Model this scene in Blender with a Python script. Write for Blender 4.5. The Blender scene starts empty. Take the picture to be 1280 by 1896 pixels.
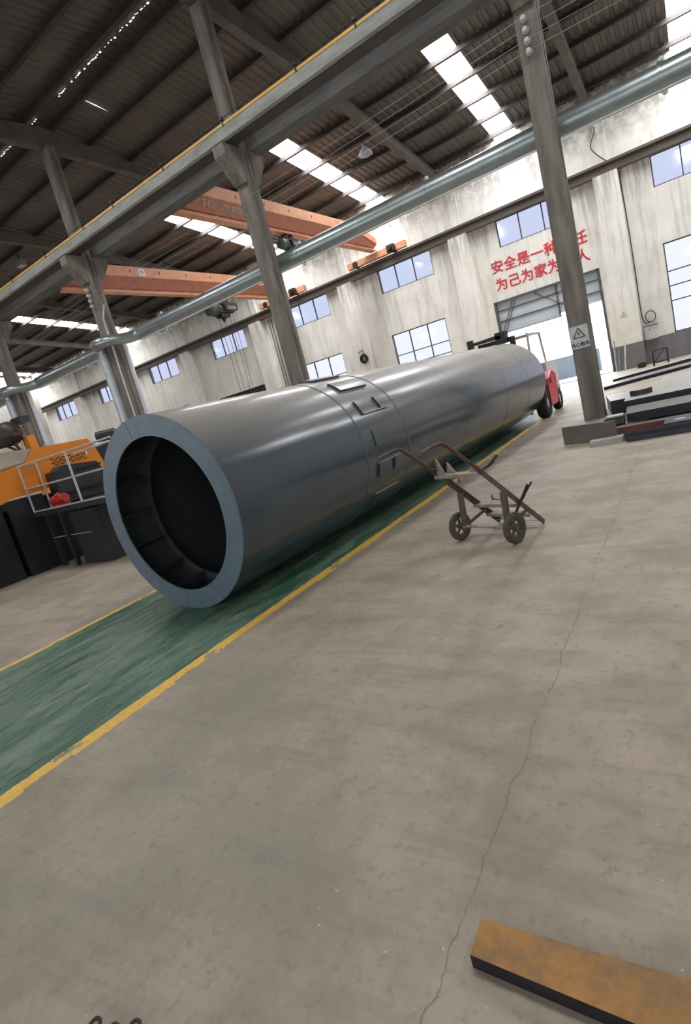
import bpy, bmesh, math, random
from mathutils import Vector, Matrix
random.seed(7)
SC = bpy.context.scene
COL = SC.collection
PI = math.pi

# ------------------------------------------------------------------ camera
CAMH = 1.6
yaw, pitch, roll = 0.61102, -0.185031, -0.262329
cy, sy, cp, sp, cr, sr = math.cos(yaw), math.sin(yaw), math.cos(pitch), math.sin(pitch), math.cos(roll), math.sin(roll)
fw = Vector((-sy*cp, cy*cp, sp)); rt = Vector((cy, sy, 0)); up = rt.cross(fw)
R_ = rt*cr + up*sr; U_ = -rt*sr + up*cr
cam_d = bpy.data.cameras.new('camera'); cam = bpy.data.objects.new('camera', cam_d); COL.objects.link(cam)
cam_d.sensor_fit = 'VERTICAL'; cam_d.sensor_height = 24.0; cam_d.lens = 1002.66/1896*24.0
cam_d.clip_start = 0.05; cam_d.clip_end = 300
cam.matrix_world = Matrix(((R_.x, U_.x, -fw.x, 0), (R_.y, U_.y, -fw.y, 0), (R_.z, U_.z, -fw.z, CAMH), (0, 0, 0, 1)))
SC.camera = cam

# ------------------------------------------------------------------ light, sky, exposure
SKY = 5.0          # brightness of the overcast sky outside
FRONT_FILL = 2.3         # glow of the fill panes added in the near wall
PANEL = 17.0        # brightness of the translucent roof panels
SC.view_settings.view_transform = 'Standard'
SC.view_settings.look = 'None'
SC.view_settings.gamma = 1
SC.view_settings.exposure = 0.97
SC.view_settings.use_curve_mapping = False
wld = bpy.data.worlds.new('sky'); SC.world = wld; wld.use_nodes = True
bg = wld.node_tree.nodes['Background']; bg.inputs[0].default_value = (0.86, 0.92, 1.0, 1); bg.inputs[1].default_value = SKY

def area(name, loc, sx, sy_, power, rot=(0, 0, 0), color=(1, 1, 1), portal=False):
    l = bpy.data.lights.new(name, 'AREA'); l.shape = 'RECTANGLE'; l.size = sx; l.size_y = sy_; l.energy = power; l.color = color
    if portal: l.cycles.is_portal = True
    o = bpy.data.objects.new(name, l); COL.objects.link(o); o.location = loc; o.rotation_euler = rot
    return o
# daylight entering by the big doorway (portal only guides sampling of the sky)
area('doorway_portal', (-5.5, 28.05, 2.2), 4.7, 4.6, 0, (-PI/2, 0, 0), portal=True)
for wx in (-0.66, -13.6, -20.1, -33.6):
    area('window_portal', (wx+1.6, 28.05, 2.85), 3.2, 3.6, 0, (-PI/2, 0, 0), portal=True)

# ------------------------------------------------------------------ node helpers
class NT:
    def __init__(s, name):
        s.m = bpy.data.materials.new(name); s.m.use_nodes = True; s.t = s.m.node_tree; s.n = s.t.nodes; s.l = s.t.links
        s.b = s.n['Principled BSDF']; s.out = s.n['Material Output']; s.tc = None
    def new(s, k, **p):
        n = s.n.new(k)
        for a, v in p.items(): setattr(n, a, v)
        return n
    def put(s, sock, v):
        if isinstance(v, bpy.types.NodeSocket): s.l.new(v, sock)
        elif isinstance(v, (tuple, list)) and len(v) == 3 and sock.type == 'RGBA': sock.default_value = (*v, 1)
        else: sock.default_value = v
    def pos(s):
        if not s.tc: s.tc = s.new('ShaderNodeTexCoord')
        return s.tc.outputs['Object']
    def xyz(s, v=None):
        n = s.new('ShaderNodeSeparateXYZ'); s.l.new(v or s.pos(), n.inputs[0]); return n.outputs
    def scale(s, sx, sy_, sz, v=None):
        n = s.new('ShaderNodeMapping'); s.l.new(v or s.pos(), n.inputs[0]); n.inputs['Scale'].default_value = (sx, sy_, sz); return n.outputs[0]
    def noise(s, sc, detail=4, rough=.55, v=None, dist=0):
        n = s.new('ShaderNodeTexNoise'); s.l.new(v or s.pos(), n.inputs['Vector'])
        n.inputs['Scale'].default_value = sc; n.inputs['Detail'].default_value = detail; n.inputs['Roughness'].default_value = rough; n.inputs['Distortion'].default_value = dist
        return n.outputs[0]
    def math(s, op, a, b=None, c=None, clamp=False):
        n = s.new('ShaderNodeMath', operation=op, use_clamp=clamp); s.put(n.inputs[0], a)
        if b is not None: s.put(n.inputs[1], b)
        if c is not None: s.put(n.inputs[2], c)
        return n.outputs[0]
    def ramp(s, f, lo, hi):
        n = s.new('ShaderNodeMapRange', clamp=True); s.put(n.inputs[0], f); n.inputs[1].default_value = lo; n.inputs[2].default_value = hi
        return n.outputs[0]
    def mix(s, f, a, b):
        n = s.new('ShaderNodeMix', data_type='RGBA'); s.put(n.inputs[0], f); s.put(n.inputs[6], a); s.put(n.inputs[7], b); return n.outputs[2]
    def bump(s, h, strength=.3, dist=.02):
        n = s.new('ShaderNodeBump'); n.inputs['Strength'].default_value = strength; n.inputs['Distance'].default_value = dist
        s.l.new(h, n.inputs['Height']); s.l.new(n.outputs[0], s.b.inputs['Normal'])
    def fin(s, col, rough=.6, metal=0., spec=None):
        s.put(s.b.inputs['Base Color'], col); s.put(s.b.inputs['Roughness'], rough); s.put(s.b.inputs['Metallic'], metal)
        if spec is not None: s.b.inputs['Specular IOR Level'].default_value = spec
        return s.m

def simple(name, c1, c2=None, rough=.6, metal=0., sc=6., stretch=(1, 1, 1), bump=0.15, spec=None):
    t = NT(name); c2 = c2 or tuple(x*.7 for x in c1)
    v = t.scale(*stretch); n = t.noise(sc, 5, .6, v)
    if bump: t.bump(n, bump, .01)
    return t.fin(t.mix(t.ramp(n, .35, .65), c1, c2), rough, metal, spec)

def emit(name, col, st):
    t = NT(name); t.b.inputs['Base Color'].default_value = (.8, .8, .8, 1)
    t.b.inputs['Emission Color'].default_value = (*col, 1); t.b.inputs['Emission Strength'].default_value = st; t.b.inputs['Roughness'].default_value = .5
    return t.m

def glass(name, tint):
    t = NT(name); t.n.remove(t.b)
    a = t.new('ShaderNodeBsdfTransparent'); a.inputs[0].default_value = (*tint, 1)
    g = t.new('ShaderNodeBsdfGlossy'); g.inputs['Roughness'].default_value = .08
    mx = t.new('ShaderNodeMixShader'); mx.inputs[0].default_value = .06
    t.l.new(a.outputs[0], mx.inputs[1]); t.l.new(g.outputs[0], mx.inputs[2]); t.l.new(mx.outputs[0], t.out.inputs[0])
    return t.m

# ---- floor: beige concrete, worn green lane with yellow edge lines, joint crack, scuffs
def floor_mat():
    t = NT('floor_concrete'); X, Y, Z = t.xyz()
    big = t.noise(.35, 4, .6); mid = t.noise(1.6, 6, .65); fine = t.noise(24, 5, .6)
    drag = t.noise(2.2, 6, .7, t.scale(.35, 2.2, 1)); lane_n = t.noise(1.8, 7, .72, t.scale(2.6, .45, 1))
    c = t.mix(t.ramp(mid, .40, .60), (.45, .372, .282), (.335, .276, .208))
    c = t.mix(t.math('MULTIPLY', t.ramp(drag, .50, .64), .45), c, (.25, .215, .17))
    c = t.mix(t.math('MULTIPLY', t.ramp(big, .5, .6), .4), c, (.30, .29, .235))
    c = t.mix(t.math('MULTIPLY', t.ramp(fine, .55, .66), .35), c, (.22, .19, .15))
    spots = t.noise(55, 2, .5)
    c = t.mix(t.math('MULTIPLY', t.ramp(spots, .735, .76), .8), c, (.72, .70, .64))
    c = t.mix(t.math('MULTIPLY', t.ramp(t.noise(9, 6, .8), .57, .66), .5), c, (.20, .17, .135))
    c = t.mix(t.math('MULTIPLY', t.ramp(t.noise(2.6, 8, .8, t.scale(1.4, .6, 1), 1.2), .55, .68), .35), c, (.27, .225, .17))
    # pale scuffs
    sc_ = t.math('MULTIPLY', t.ramp(t.noise(7, 6, .75, t.scale(1, 3, 1)), .66, .74), .35)
    c = t.mix(sc_, c, (.55, .52, .45))
    # green lane
    edge = t.math('MULTIPLY', t.math('SUBTRACT', t.noise(9, 3, .6), .5), .035)
    xe = t.math('ADD', X, edge)
    green = t.mix(t.ramp(lane_n, .42, .56), (.035, .12, .072), (.155, .235, .165))
    green = t.mix(t.math('MULTIPLY', t.ramp(t.noise(1.1, 6, .7, t.scale(3.2, .5, 1)), .54, .60), .75), green, (.03, .11, .06))
    green = t.mix(t.math('MULTIPLY', t.ramp(t.noise(3.2, 6, .75, t.scale(3.0, .6, 1)), .5, .66), .6), green, (.30, .35, .29))
    smear = t.math('MULTIPLY', t.ramp(t.noise(4, 6, .75, t.scale(3.6, .7, 1)), .575, .60), .85)
    green = t.mix(smear, green, (.03, .045, .035))
    def blob(cx, cy_, rx, ry, sk=0.):
        dx = t.math('DIVIDE', t.math('ADD', t.math('SUBTRACT', X, cx), t.math('MULTIPLY', t.math('SUBTRACT', Y, cy_), sk)), rx); dy = t.math('DIVIDE', t.math('SUBTRACT', Y, cy_), ry)
        q = t.math('ADD', t.math('ADD', t.math('MULTIPLY', dx, dx), t.math('MULTIPLY', dy, dy)), t.math('MULTIPLY', t.math('SUBTRACT', t.noise(14, 5, .7, t.scale(2, .7, 1)), .5), 5.0))
        return t.math('LESS_THAN', q, .55)
    for b_ in ((-5.02, 2.36, .035, .20), (-4.93, 2.55, .015, .14), (-4.98, 1.62, .02, .07), (-4.88, 1.55, .015, .06)):
        green = t.mix(t.math('MULTIPLY', blob(*b_), .9), green, (.018, .03, .022))
    inlane = t.math('MULTIPLY', t.math('GREATER_THAN', xe, -5.95), t.math('LESS_THAN', xe, -3.5))
    inlane = t.math('MULTIPLY', inlane, t.math('SUBTRACT', 1, t.math('MULTIPLY', t.ramp(Y, 15.5, 18.5), .85)))  # lane colour fades toward the doorway, painting in the glare there
    c = t.mix(inlane, c, green)
    worn = t.noise(3.2, 6, .7, t.scale(1.6, 1, 1)); keep = t.math('MULTIPLY', t.math('LESS_THAN', worn, .585), t.math('SUBTRACT', 1, t.math('MULTIPLY', t.ramp(Y, 15.5, 18), .8)))  # worn gaps, plus the same painted glare fade toward the doorway
    yel = t.mix(t.ramp(fine, .4, .7), (.95, .60, .11), (.80, .46, .08))
    jag = t.math('MULTIPLY', t.math('GREATER_THAN', t.noise(.9, 2, .5, t.scale(0, 1, 0)), .52), .025)
    r1 = t.math('MULTIPLY', t.math('GREATER_THAN', xe, t.math('ADD', t.math('MULTIPLY', jag, 0.), -3.525)), t.math('LESS_THAN', xe, t.math('ADD', jag, -3.415)))
    l1 = t.math('MULTIPLY', t.math('GREATER_THAN', xe, -6.02), t.math('LESS_THAN', xe, t.math('SUBTRACT', -5.93, jag)))
    ln = t.math('MULTIPLY', t.math('MAXIMUM', r1, l1), keep)
    c = t.mix(ln, c, yel)
    # grey halo beside the yellow line
    # joint crack along Y
    wob = t.math('MULTIPLY', t.math('SUBTRACT', t.noise(2.2, 7, .7, t.scale(0, 1, 0)), .5), .14)
    d = t.math('ABSOLUTE', t.math('ADD', t.math('ADD', X, .79), wob))
    wid = t.math('MULTIPLY', t.ramp(t.noise(3.5, 5, .8), .38, .75), .010)
    ck = t.math('MULTIPLY', t.math('LESS_THAN', d, wid), t.math('LESS_THAN', Y, 9))
    c = t.mix(t.math('MULTIPLY', ck, .55), c, (.14, .12, .095))
    halo = t.math('MULTIPLY', t.math('SUBTRACT', 1, t.ramp(d, 0, .08)), t.math('MULTIPLY', t.ramp(mid, .4, .7), .5))
    c = t.mix(halo, c, (.25, .22, .175))
    # ring stain and small oily patch
    def ring(cx, cy_, r, w_):
        dx = t.math('SUBTRACT', X, cx); dy = t.math('SUBTRACT', Y, cy_)
        rr = t.math('SQRT', t.math('ADD', t.math('MULTIPLY', dx, dx), t.math('MULTIPLY', dy, dy)))
        rr = t.math('ADD', rr, t.math('MULTIPLY', edge, .6))
        return t.math('LESS_THAN', t.math('ABSOLUTE', t.math('SUBTRACT', rr, r)), w_)
    for a in ((-1.38, 6.22, .085, .016), (-.93, 4.95, .10, .012), (-.74, 4.9, .05, .02), (-.80, 4.2, .045, .015)):
        c = t.mix(t.math('MULTIPLY', ring(*a), .3), c, (.17, .145, .115))
    t.bump(fine, .12, .004)
    # tracked-in wear polishes the floor near the doorway
    rough = t.math('ADD', .42, t.math('MULTIPLY', mid, .3))
    rough = t.mix(inlane, rough, t.math('ADD', .30, t.math('MULTIPLY', lane_n, .35)))
    return t.fin(c, rough)

def wall_mat():
    t = NT('whitewashed_wall'); X, Y, Z = t.xyz()
    n1 = t.noise(.8, 6, .65); st = t.noise(1.3, 6, .7, t.scale(3.2, 1, .28)); sm = t.noise(2.4, 6, .75, t.scale(1, 1, .8))
    c = t.mix(t.ramp(n1, .35, .7), (.84, .815, .76), (.70, .67, .61))
    c = t.mix(t.math('MULTIPLY', t.ramp(st, .50, .76), .65), c, (.36, .335, .29))
    # soot under the duct and the crane rail
    hi = t.math('MULTIPLY', t.ramp(Z, 8.9, 10.2), t.ramp(sm, .36, .58))
    c = t.mix(t.math('MULTIPLY', hi, .85), c, (.16, .15, .135))
    lo = t.math('MULTIPLY', t.math('MULTIPLY', t.ramp(Z, 6.6, 8.0), t.math('LESS_THAN', Z, 8.3)), t.ramp(st, .42, .62))
    c = t.mix(t.math('MULTIPLY', lo, .7), c, (.22, .20, .17))
    dado = t.math('LESS_THAN', Z, 1.05)
    gray = t.mix(t.ramp(st, .4, .75), (.17, .17, .18), (.24, .235, .24))
    onr = t.math('MULTIPLY', dado, t.math('GREATER_THAN', X, -22))
    c = t.mix(onr, c, gray)
    t.bump(n1, .2, .02)
    return t.fin(c, .85)

M = {}
M['floor'] = floor_mat(); M['wall'] = wall_mat()
M['wall2'] = simple('plain_wall', (.55, .53, .5), (.44, .42, .39), .9, sc=1)
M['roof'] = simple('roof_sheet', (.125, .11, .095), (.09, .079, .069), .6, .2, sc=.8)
M['purlin'] = simple('purlin_steel_soffit_shade', (.045, .036, .033), (.03, .025, .023), .7, sc=3)
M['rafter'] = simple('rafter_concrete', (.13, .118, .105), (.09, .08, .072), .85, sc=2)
M['conc'] = simple('column_concrete', (.245, .22, .185), (.125, .112, .095), .85, sc=2.5, stretch=(2, 2, .35))
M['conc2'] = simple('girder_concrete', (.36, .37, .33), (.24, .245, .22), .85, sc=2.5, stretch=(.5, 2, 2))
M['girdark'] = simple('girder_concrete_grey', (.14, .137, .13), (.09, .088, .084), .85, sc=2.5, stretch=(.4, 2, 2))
M['pil'] = M['wall']
M['railbrown'] = simple('rusty_brown_beam', (.13, .10, .082), (.085, .066, .055), .7, sc=2, stretch=(.3, 1, 1))
M['yellow'] = simple('yellow_rail', (.72, .42, .08), (.55, .33, .10), .5, sc=2, stretch=(1, 3, 3))
M['panel'] = emit('translucent_roof_panel', (.97, .98, 1.0), PANEL)
M['leak'] = emit('daylight_gap', (.85, .84, .95), 1.0)
M['orange'] = simple('crane_orange', (.72, .34, .19), (.64, .28, .15), .5, sc=2)
M['orangedk'] = simple('crane_orange_girder', (.42, .145, .08), (.34, .115, .065), .5, sc=2)
M['mach_orange'] = simple('machine_orange', (.85, .27, .02), (.78, .24, .018), .4, sc=2, bump=.03)
M['beige'] = simple('machine_beige', (.30, .245, .175), (.26, .21, .15), .5, sc=2, bump=.03)
M['mblack'] = simple('machine_black', (.018, .02, .026), (.013, .014, .018), .4, sc=2, bump=.03)
M['mdark'] = simple('machine_slate', (.035, .038, .045), (.026, .028, .034), .45, sc=2, bump=.03)
M['galv'] = simple('galvanised_sheet', (.42, .47, .47), (.33, .38, .385), .33, .75, sc=5, stretch=(.5, 1, 1), bump=.04)
M['galvlt'] = simple('galvanised_light', (.62, .65, .68), (.52, .55, .58), .4, .4, sc=4, bump=.03)
M['silver'] = simple('silver_paint', (.60, .60, .62), (.5, .5, .52), .4, .3, sc=8, bump=.02)
M['white'] = simple('white_paint', (.78, .78, .78), (.68, .68, .68), .5, sc=6, bump=.02)
M['steelframe'] = simple('window_frame_steel', (.10, .10, .11), (.07, .07, .08), .5, sc=4, bump=.02)
M['rubber'] = simple('black_rubber', (.02, .02, .022), (.012, .012, .014), .8, sc=20)
M['dustrubber'] = simple('dusty_rubber', (.12, .095, .08), (.07, .055, .045), .85, sc=20)
M['carthandle'] = simple('cart_red_brown', (.12, .05, .042), (.075, .036, .032), .55, sc=20, bump=.05)
M['cartsteel'] = simple('cart_grey_brown', (.145, .112, .088), (.085, .065, .052), .65, sc=14, bump=.1)
M['cartlite'] = simple('cart_dusty_plate', (.36, .31, .26), (.24, .20, .165), .65, sc=9, bump=.1)
M['blackiron'] = simple('black_iron', (.02, .018, .018), (.012, .011, .011), .5, sc=9)
M['cutsteel'] = simple('flame_cut_steel_edge', (.028, .024, .034), (.018, .014, .016), .5, .3, sc=12, stretch=(1, 1, 6))
M['plate'] = simple('mill_plate', (.30, .28, .26), (.20, .185, .17), .45, .35, sc=2.5)
M['platelt'] = simple('pale_plate', (.46, .45, .41), (.36, .35, .31), .45, .3, sc=2.5)
M['plateedge'] = simple('dark_blue_edge', (.022, .022, .036), (.015, .015, .024), .45, .2, sc=4)
M['planksteel'] = simple('brown_grey_plank', (.22, .195, .175), (.16, .14, .13), .6, .2, sc=3)
M['channel'] = simple('slate_channel', (.055, .065, .08), (.035, .042, .055), .45, .3, sc=3)
M['greenmotor'] = simple('motor_green_grey', (.085, .105, .092), (.05, .06, .055), .5, sc=14)
M['red'] = simple('forklift_red', (.70, .045, .06), (.62, .035, .05), .35, sc=2, bump=.02)
M['motorred'] = simple('motor_red', (.62, .05, .03), (.45, .035, .02), .4, sc=20, bump=.02)
M['signred'] = simple('slogan_red', (.62, .02, .035), (.55, .03, .05), .7, sc=6, bump=0)
M['signwhite'] = simple('sign_white', (.62, .62, .62), (.5, .5, .5), .5, sc=9, bump=0)
M['ink'] = simple('sign_black', (.03, .03, .035), None, .6, bump=0)
M['paleink'] = simple('pale_lettering', (.62, .50, .42), None, .6, bump=0)
M['greyink'] = simple('grey_lettering', (.30, .30, .30), None, .6, bump=0)
M['brown'] = simple('drum_brown', (.05, .032, .026), (.035, .022, .018), .5, sc=5)
M['rustframe'] = simple('rust_red_frame', (.16, .055, .03), (.11, .04, .025), .6, sc=8)
M['cable'] = simple('cable_black', (.03, .03, .03), None, .6, bump=0)
M['wire'] = simple('bare_wire', (.42, .40, .37), None, .4, .5, bump=0)
M['porcelain'] = simple('porcelain', (.70, .68, .66), (.5, .48, .46), .3, bump=0)
M['ground'] = simple('yard_ground', (.62, .62, .62), (.5, .5, .5), .9, sc=1)
M['yardwall'] = simple('yard_wall', (.10, .11, .135), (.085, .095, .115), .9, sc=1)
M['doorpanel'] = simple('door_panel_sheet', (.55, .60, .64), (.48, .53, .58), .5, .1, sc=.8)
M['darkvoid'] = simple('dark_opening', (.045, .03, .026), (.03, .02, .018), .8, sc=2)
M['glass_blue'] = glass('dusty_blue_glass', (.285, .29, .32))
M['glass_clear'] = glass('pale_glass', (.345, .34, .36))
M['paper'] = simple('pale_scrap', (.75, .72, .5), None, .7, bump=0)

def tank_paint():
    t = NT('slate_tank_paint'); n = t.noise(1.2, 2, .4); f = t.noise(45, 4, .6); st = t.noise(1.5, 5, .65, t.scale(3, .35, 3))
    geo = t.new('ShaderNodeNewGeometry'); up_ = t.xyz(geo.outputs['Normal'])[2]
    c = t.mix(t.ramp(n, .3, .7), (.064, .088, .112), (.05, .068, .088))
    # paler, rougher beige toward the upward side of the cylinder
    pale_top = t.math('MULTIPLY', t.ramp(up_, .35, .92), t.math('ADD', .72, t.math('MULTIPLY', st, .3)), clamp=True)
    c = t.mix(pale_top, c, (.42, .385, .335))
    t.bump(f, .015, .001)
    rough = t.math('ADD', t.math('ADD', .19, t.math('MULTIPLY', n, .05)), t.math('MULTIPLY', pale_top, .26))
    m = t.fin(c, rough); t.b.inputs['Coat Weight'].default_value = .35; t.b.inputs['Coat Roughness'].default_value = .16; t.b.inputs['Specular IOR Level'].default_value = .5
    return m
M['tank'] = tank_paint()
M['tankface'] = simple('tank_flange_paint', (.125, .17, .215), (.10, .138, .175), .34, sc=6, bump=.04)
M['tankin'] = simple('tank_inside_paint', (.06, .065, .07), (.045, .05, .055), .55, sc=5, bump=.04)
M['seam'] = simple('weld_seam', (.12, .145, .17), (.08, .10, .12), .35, sc=30, bump=.2)

def rust_top():
    t = NT('rust_yellow_plate'); n = t.noise(5, 6, .7); n2 = t.noise(22, 5, .7); X, Y, Z = t.xyz()
    c = t.mix(t.ramp(n2, .35, .7), (.50, .245, .06), (.33, .165, .055))
    c = t.mix(t.ramp(n, .46, .66), c, (.19, .13, .075))
    fade = t.math('MULTIPLY', t.ramp(X, -.45, .05), t.ramp(t.noise(9, 5, .6), .3, .6))
    c = t.mix(t.math('MULTIPLY', fade, .7), c, (.17, .115, .07))
    t.bump(n2, .2, .002)
    return t.fin(c, .6, .15)
M['rusttop'] = rust_top()

# ------------------------------------------------------------------ geometry helpers
class MB:
    def __init__(s): s.v = []; s.f = []; s.mi = []; s.sm = []
    def add(s, vs, fs, mi=0, sm=False):
        o = len(s.v); s.v += [tuple(p) for p in vs]; s.f += [tuple(i+o for i in q) for q in fs]; s.mi += [mi]*len(fs); s.sm += [sm]*len(fs); return s
    def box(s, x0, x1, y0, y1, z0, z1, mi=0):
        vs = [(x, y, z) for z in (z0, z1) for y in (y0, y1) for x in (x0, x1)]
        return s.add(vs, [(0, 2, 3, 1), (4, 5, 7, 6), (0, 1, 5, 4), (2, 6, 7, 3), (0, 4, 6, 2), (1, 3, 7, 5)], mi)
    def obox(s, c, ax, ay, az, hx, hy, hz, mi=0):
        c, ax, ay, az = Vector(c), Vector(ax).normalized(), Vector(ay).normalized(), Vector(az).normalized()
        vs = [c+ax*(i*hx)+ay*(j*hy)+az*(k*hz) for k in (-1, 1) for j in (-1, 1) for i in (-1, 1)]
        return s.add(vs, [(0, 2, 3, 1), (4, 5, 7, 6), (0, 1, 5, 4), (2, 6, 7, 3), (0, 4, 6, 2), (1, 3, 7, 5)], mi)
    def bar(s, a, b, w, h, upv=(0, 0, 1), mi=0):
        a, b = Vector(a), Vector(b); d = (b-a).normalized(); u = Vector(upv)
        if abs(d.dot(u)) > .98: u = Vector((0, 1, 0))
        sx = d.cross(u).normalized(); u = sx.cross(d)
        return s.obox((a+b)/2, sx, d, u, w/2, (b-a).length/2, h/2, mi)
    def tube(s, pts, r, n=12, mi=0, cap=True, closed=False):
        pts = [Vector(p) for p in pts]; N = len(pts); rs = r if isinstance(r, (list, tuple)) else [r]*N
        fr = None; vs = []; fs = []
        for i, p in enumerate(pts):
            if closed: d = (pts[(i+1) % N]-pts[i-1]).normalized()
            elif i == 0: d = (pts[1]-p).normalized()
            elif i == N-1: d = (p-pts[i-1]).normalized()
            else: d = ((p-pts[i-1]).normalized()+(pts[i+1]-p).normalized()).normalized()
            if fr is None:
                h = Vector((0, 0, 1)) if abs(d.z) < .9 else Vector((1, 0, 0)); fr = (h-d*h.dot(d)).normalized()
            else: fr = (fr-d*fr.dot(d)).normalized()
            o = d.cross(fr)
            for k in range(n):
                a = 2*PI*k/n; vs.append(p+(fr*math.cos(a)+o*math.sin(a))*rs[i])
        M_ = N if closed else N-1
        for i in range(M_):
            for k in range(n):
                j = (i+1) % N; fs.append((i*n+k, i*n+(k+1) % n, j*n+(k+1) % n, j*n+k))
        s.add(vs, fs, mi, True)
        if cap and not closed:
            o = len(s.v)-len(vs)
            s.f.append(tuple(o+k for k in range(n))[::-1]); s.f.append(tuple(o+(N-1)*n+k for k in range(n))); s.mi += [mi]*2; s.sm += [False]*2
        return s
    def lathe(s, c, ax, prof, n=32, mi=0, closed=True):
        # prof: (radius, along) list revolved around axis ax through c
        c, ax = Vector(c), Vector(ax).normalized(); h = Vector((0, 0, 1)) if abs(ax.z) < .9 else Vector((1, 0, 0))
        u = (h-ax*h.dot(ax)).normalized(); w = ax.cross(u); vs = []; fs = []
        for (r, l) in prof:
            for k in range(n):
                a = 2*PI*k/n; vs.append(c+ax*l+(u*math.cos(a)+w*math.sin(a))*r)
        P = len(prof)
        for i in range(P if closed else P-1):
            j = (i+1) % P
            for k in range(n): fs.append((i*n+k, i*n+(k+1) % n, j*n+(k+1) % n, j*n+k))
        return s.add(vs, fs, mi, True)
    def prism(s, poly, o, u, w, d, mi=0):
        # polygon (a,b) in plane o+a*u+b*w, pushed along vector d
        o, u, w, d = Vector(o), Vector(u), Vector(w), Vector(d); n = len(poly)
        vs = [o+u*a+w*b for a, b in poly]; vs += [p+d for p in vs]
        fs = [tuple(range(n)), tuple(range(n, 2*n))[::-1]]+[(i, i+n, (i+1) % n+n, (i+1) % n) for i in range(n)]
        return s.add(vs, fs, mi)
    def build(s, name, mat, parent=None, bevel=0, split=True):
        me = bpy.data.meshes.new(name); me.from_pydata(s.v, [], s.f)
        for m in (mat if isinstance(mat, (list, tuple)) else [mat]): me.materials.append(M[m] if isinstance(m, str) else m)
        for p, a, b in zip(me.polygons, s.mi, s.sm): p.material_index = a; p.use_smooth = b
        bm = bmesh.new(); bm.from_mesh(me); bmesh.ops.recalc_face_normals(bm, faces=bm.faces)
        if split:
            es = [e for e in bm.edges if len(e.link_faces) == 2 and e.calc_face_angle(0) > .7]
            bmesh.ops.split_edges(bm, edges=es)
        bm.to_mesh(me); bm.free()
        o = bpy.data.objects.new(name, me); COL.objects.link(o)
        if parent: o.parent = parent; o.matrix_parent_inverse = parent.matrix_world.inverted()
        if bevel:
            b = o.modifiers.new('bevel', 'BEVEL'); b.width = bevel; b.segments = 2; b.limit_method = 'ANGLE'
        return o

def tag(o, label=None, cat=None, group=None, kind=None):
    if label: o['label'] = label
    if cat: o['category'] = cat
    if group: o['group'] = group
    if kind: o['kind'] = kind
    return o
def empty(name, loc, label, cat, group=None):
    o = bpy.data.objects.new(name, None); COL.objects.link(o); o.location = loc; o.empty_display_size = .2
    o.matrix_world = Matrix.Translation(Vector(loc))
    return tag(o, label, cat, group)
def struct(o): o['kind'] = 'structure'; return o
def text(name, body, size, loc, rot, mat, parent, ext=.004, label=None):
    c = bpy.data.curves.new(name, 'FONT'); c.body = body; c.size = size; c.extrude = ext; c.align_x = 'CENTER'; c.align_y = 'CENTER'; c.bevel_depth = size*.016; c.bevel_resolution = 0
    t = bpy.data.objects.new(name+'_tmp', c); COL.objects.link(t)
    dg = bpy.context.evaluated_depsgraph_get(); me = bpy.data.meshes.new_from_object(t.evaluated_get(dg))
    COL.objects.unlink(t); bpy.data.objects.remove(t)
    me.materials.clear(); me.materials.append(M[mat])
    o = bpy.data.objects.new(name, me); COL.objects.link(o); o.location = loc; o.rotation_euler = rot
    if parent: o.parent = parent; o.matrix_parent_inverse = parent.matrix_world.inverted()
    if label: o['label'] = label
    return o

# ================================================================== SETTING
WY = 28.0            # inner face of the far wall
YC = 12.8            # centre line of the column row
XL, XR, YN = -49.0, 12.0, -7.0
floor = struct(MB().box(XL, XR, YN, WY+.3, -.2, 0).build('floor', 'floor'))

# far wall with its openings
up_x = [-47.0, -40.3, -33.6, -26.8, -20.1, -13.58, -7.08, -.70]
UPW, UPZ0, UPZ1 = 3.12, 6.87, 8.08
lo_x = [-33.6, -20.1, -13.6, -.66]
openings = [(x, x+UPW, UPZ0, UPZ1) for x in up_x]+[(x, x+3.18, 1.05, 4.67) for x in lo_x]+[(-7.82, -3.15, 0, 4.52), (-27.5, -23.15, 0, 4.36)]
xs = sorted({XL, XR} | {o[0] for o in openings} | {o[1] for o in openings}); zs = sorted({0., 11.35} | {o[2] for o in openings} | {o[3] for o in openings})
mb = MB()
for i in range(len(xs)-1):
    col_z = None
    for j in range(len(zs)-1):
        cx, cz = (xs[i]+xs[i+1])/2, (zs[j]+zs[j+1])/2
        solid = not any(a < cx < b and c < cz < d for a, b, c, d in openings)
        if solid and col_z is None: col_z = zs[j]
        if (not solid or j == len(zs)-2) and col_z is not None:
            mb.box(xs[i], xs[i+1], WY, WY+.3, col_z, zs[j+1] if solid else zs[j]); col_z = None
wall = struct(mb.build('wall_back', 'wall'))
struct(MB().box(XL-.3, XL, YN, WY+.3, 0, 13.2).build('wall_left', 'wall2'))
struct(MB().box(XR, XR+.3, YN, WY+.3, 0, 13.2).build('wall_right', 'wall2'))
struct(MB().box(XL, XR, YN-.3, YN, 0, 13.2).build('wall_front', 'wall2'))
# pilasters on the far wall: stout below the rail, parts of the wall
for x0 in (-43.2, -36.1, -29.6, -22.8, -15.95, -9.32, -2.78, 4.0):
    p = MB().prism([(0, 0), (.93, 0), (.93, 7.5), (.93, 8.02), (0, 8.02), (0, 7.5)], (x0, WY-.45, 0), (1, 0, 0), (0, 0, 1), (0, .45, 0))
    p.box(x0+.25, x0+.68, WY-.12, WY, 8.5, 11.2)
    p.build('pilaster', 'wall', wall)

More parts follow.
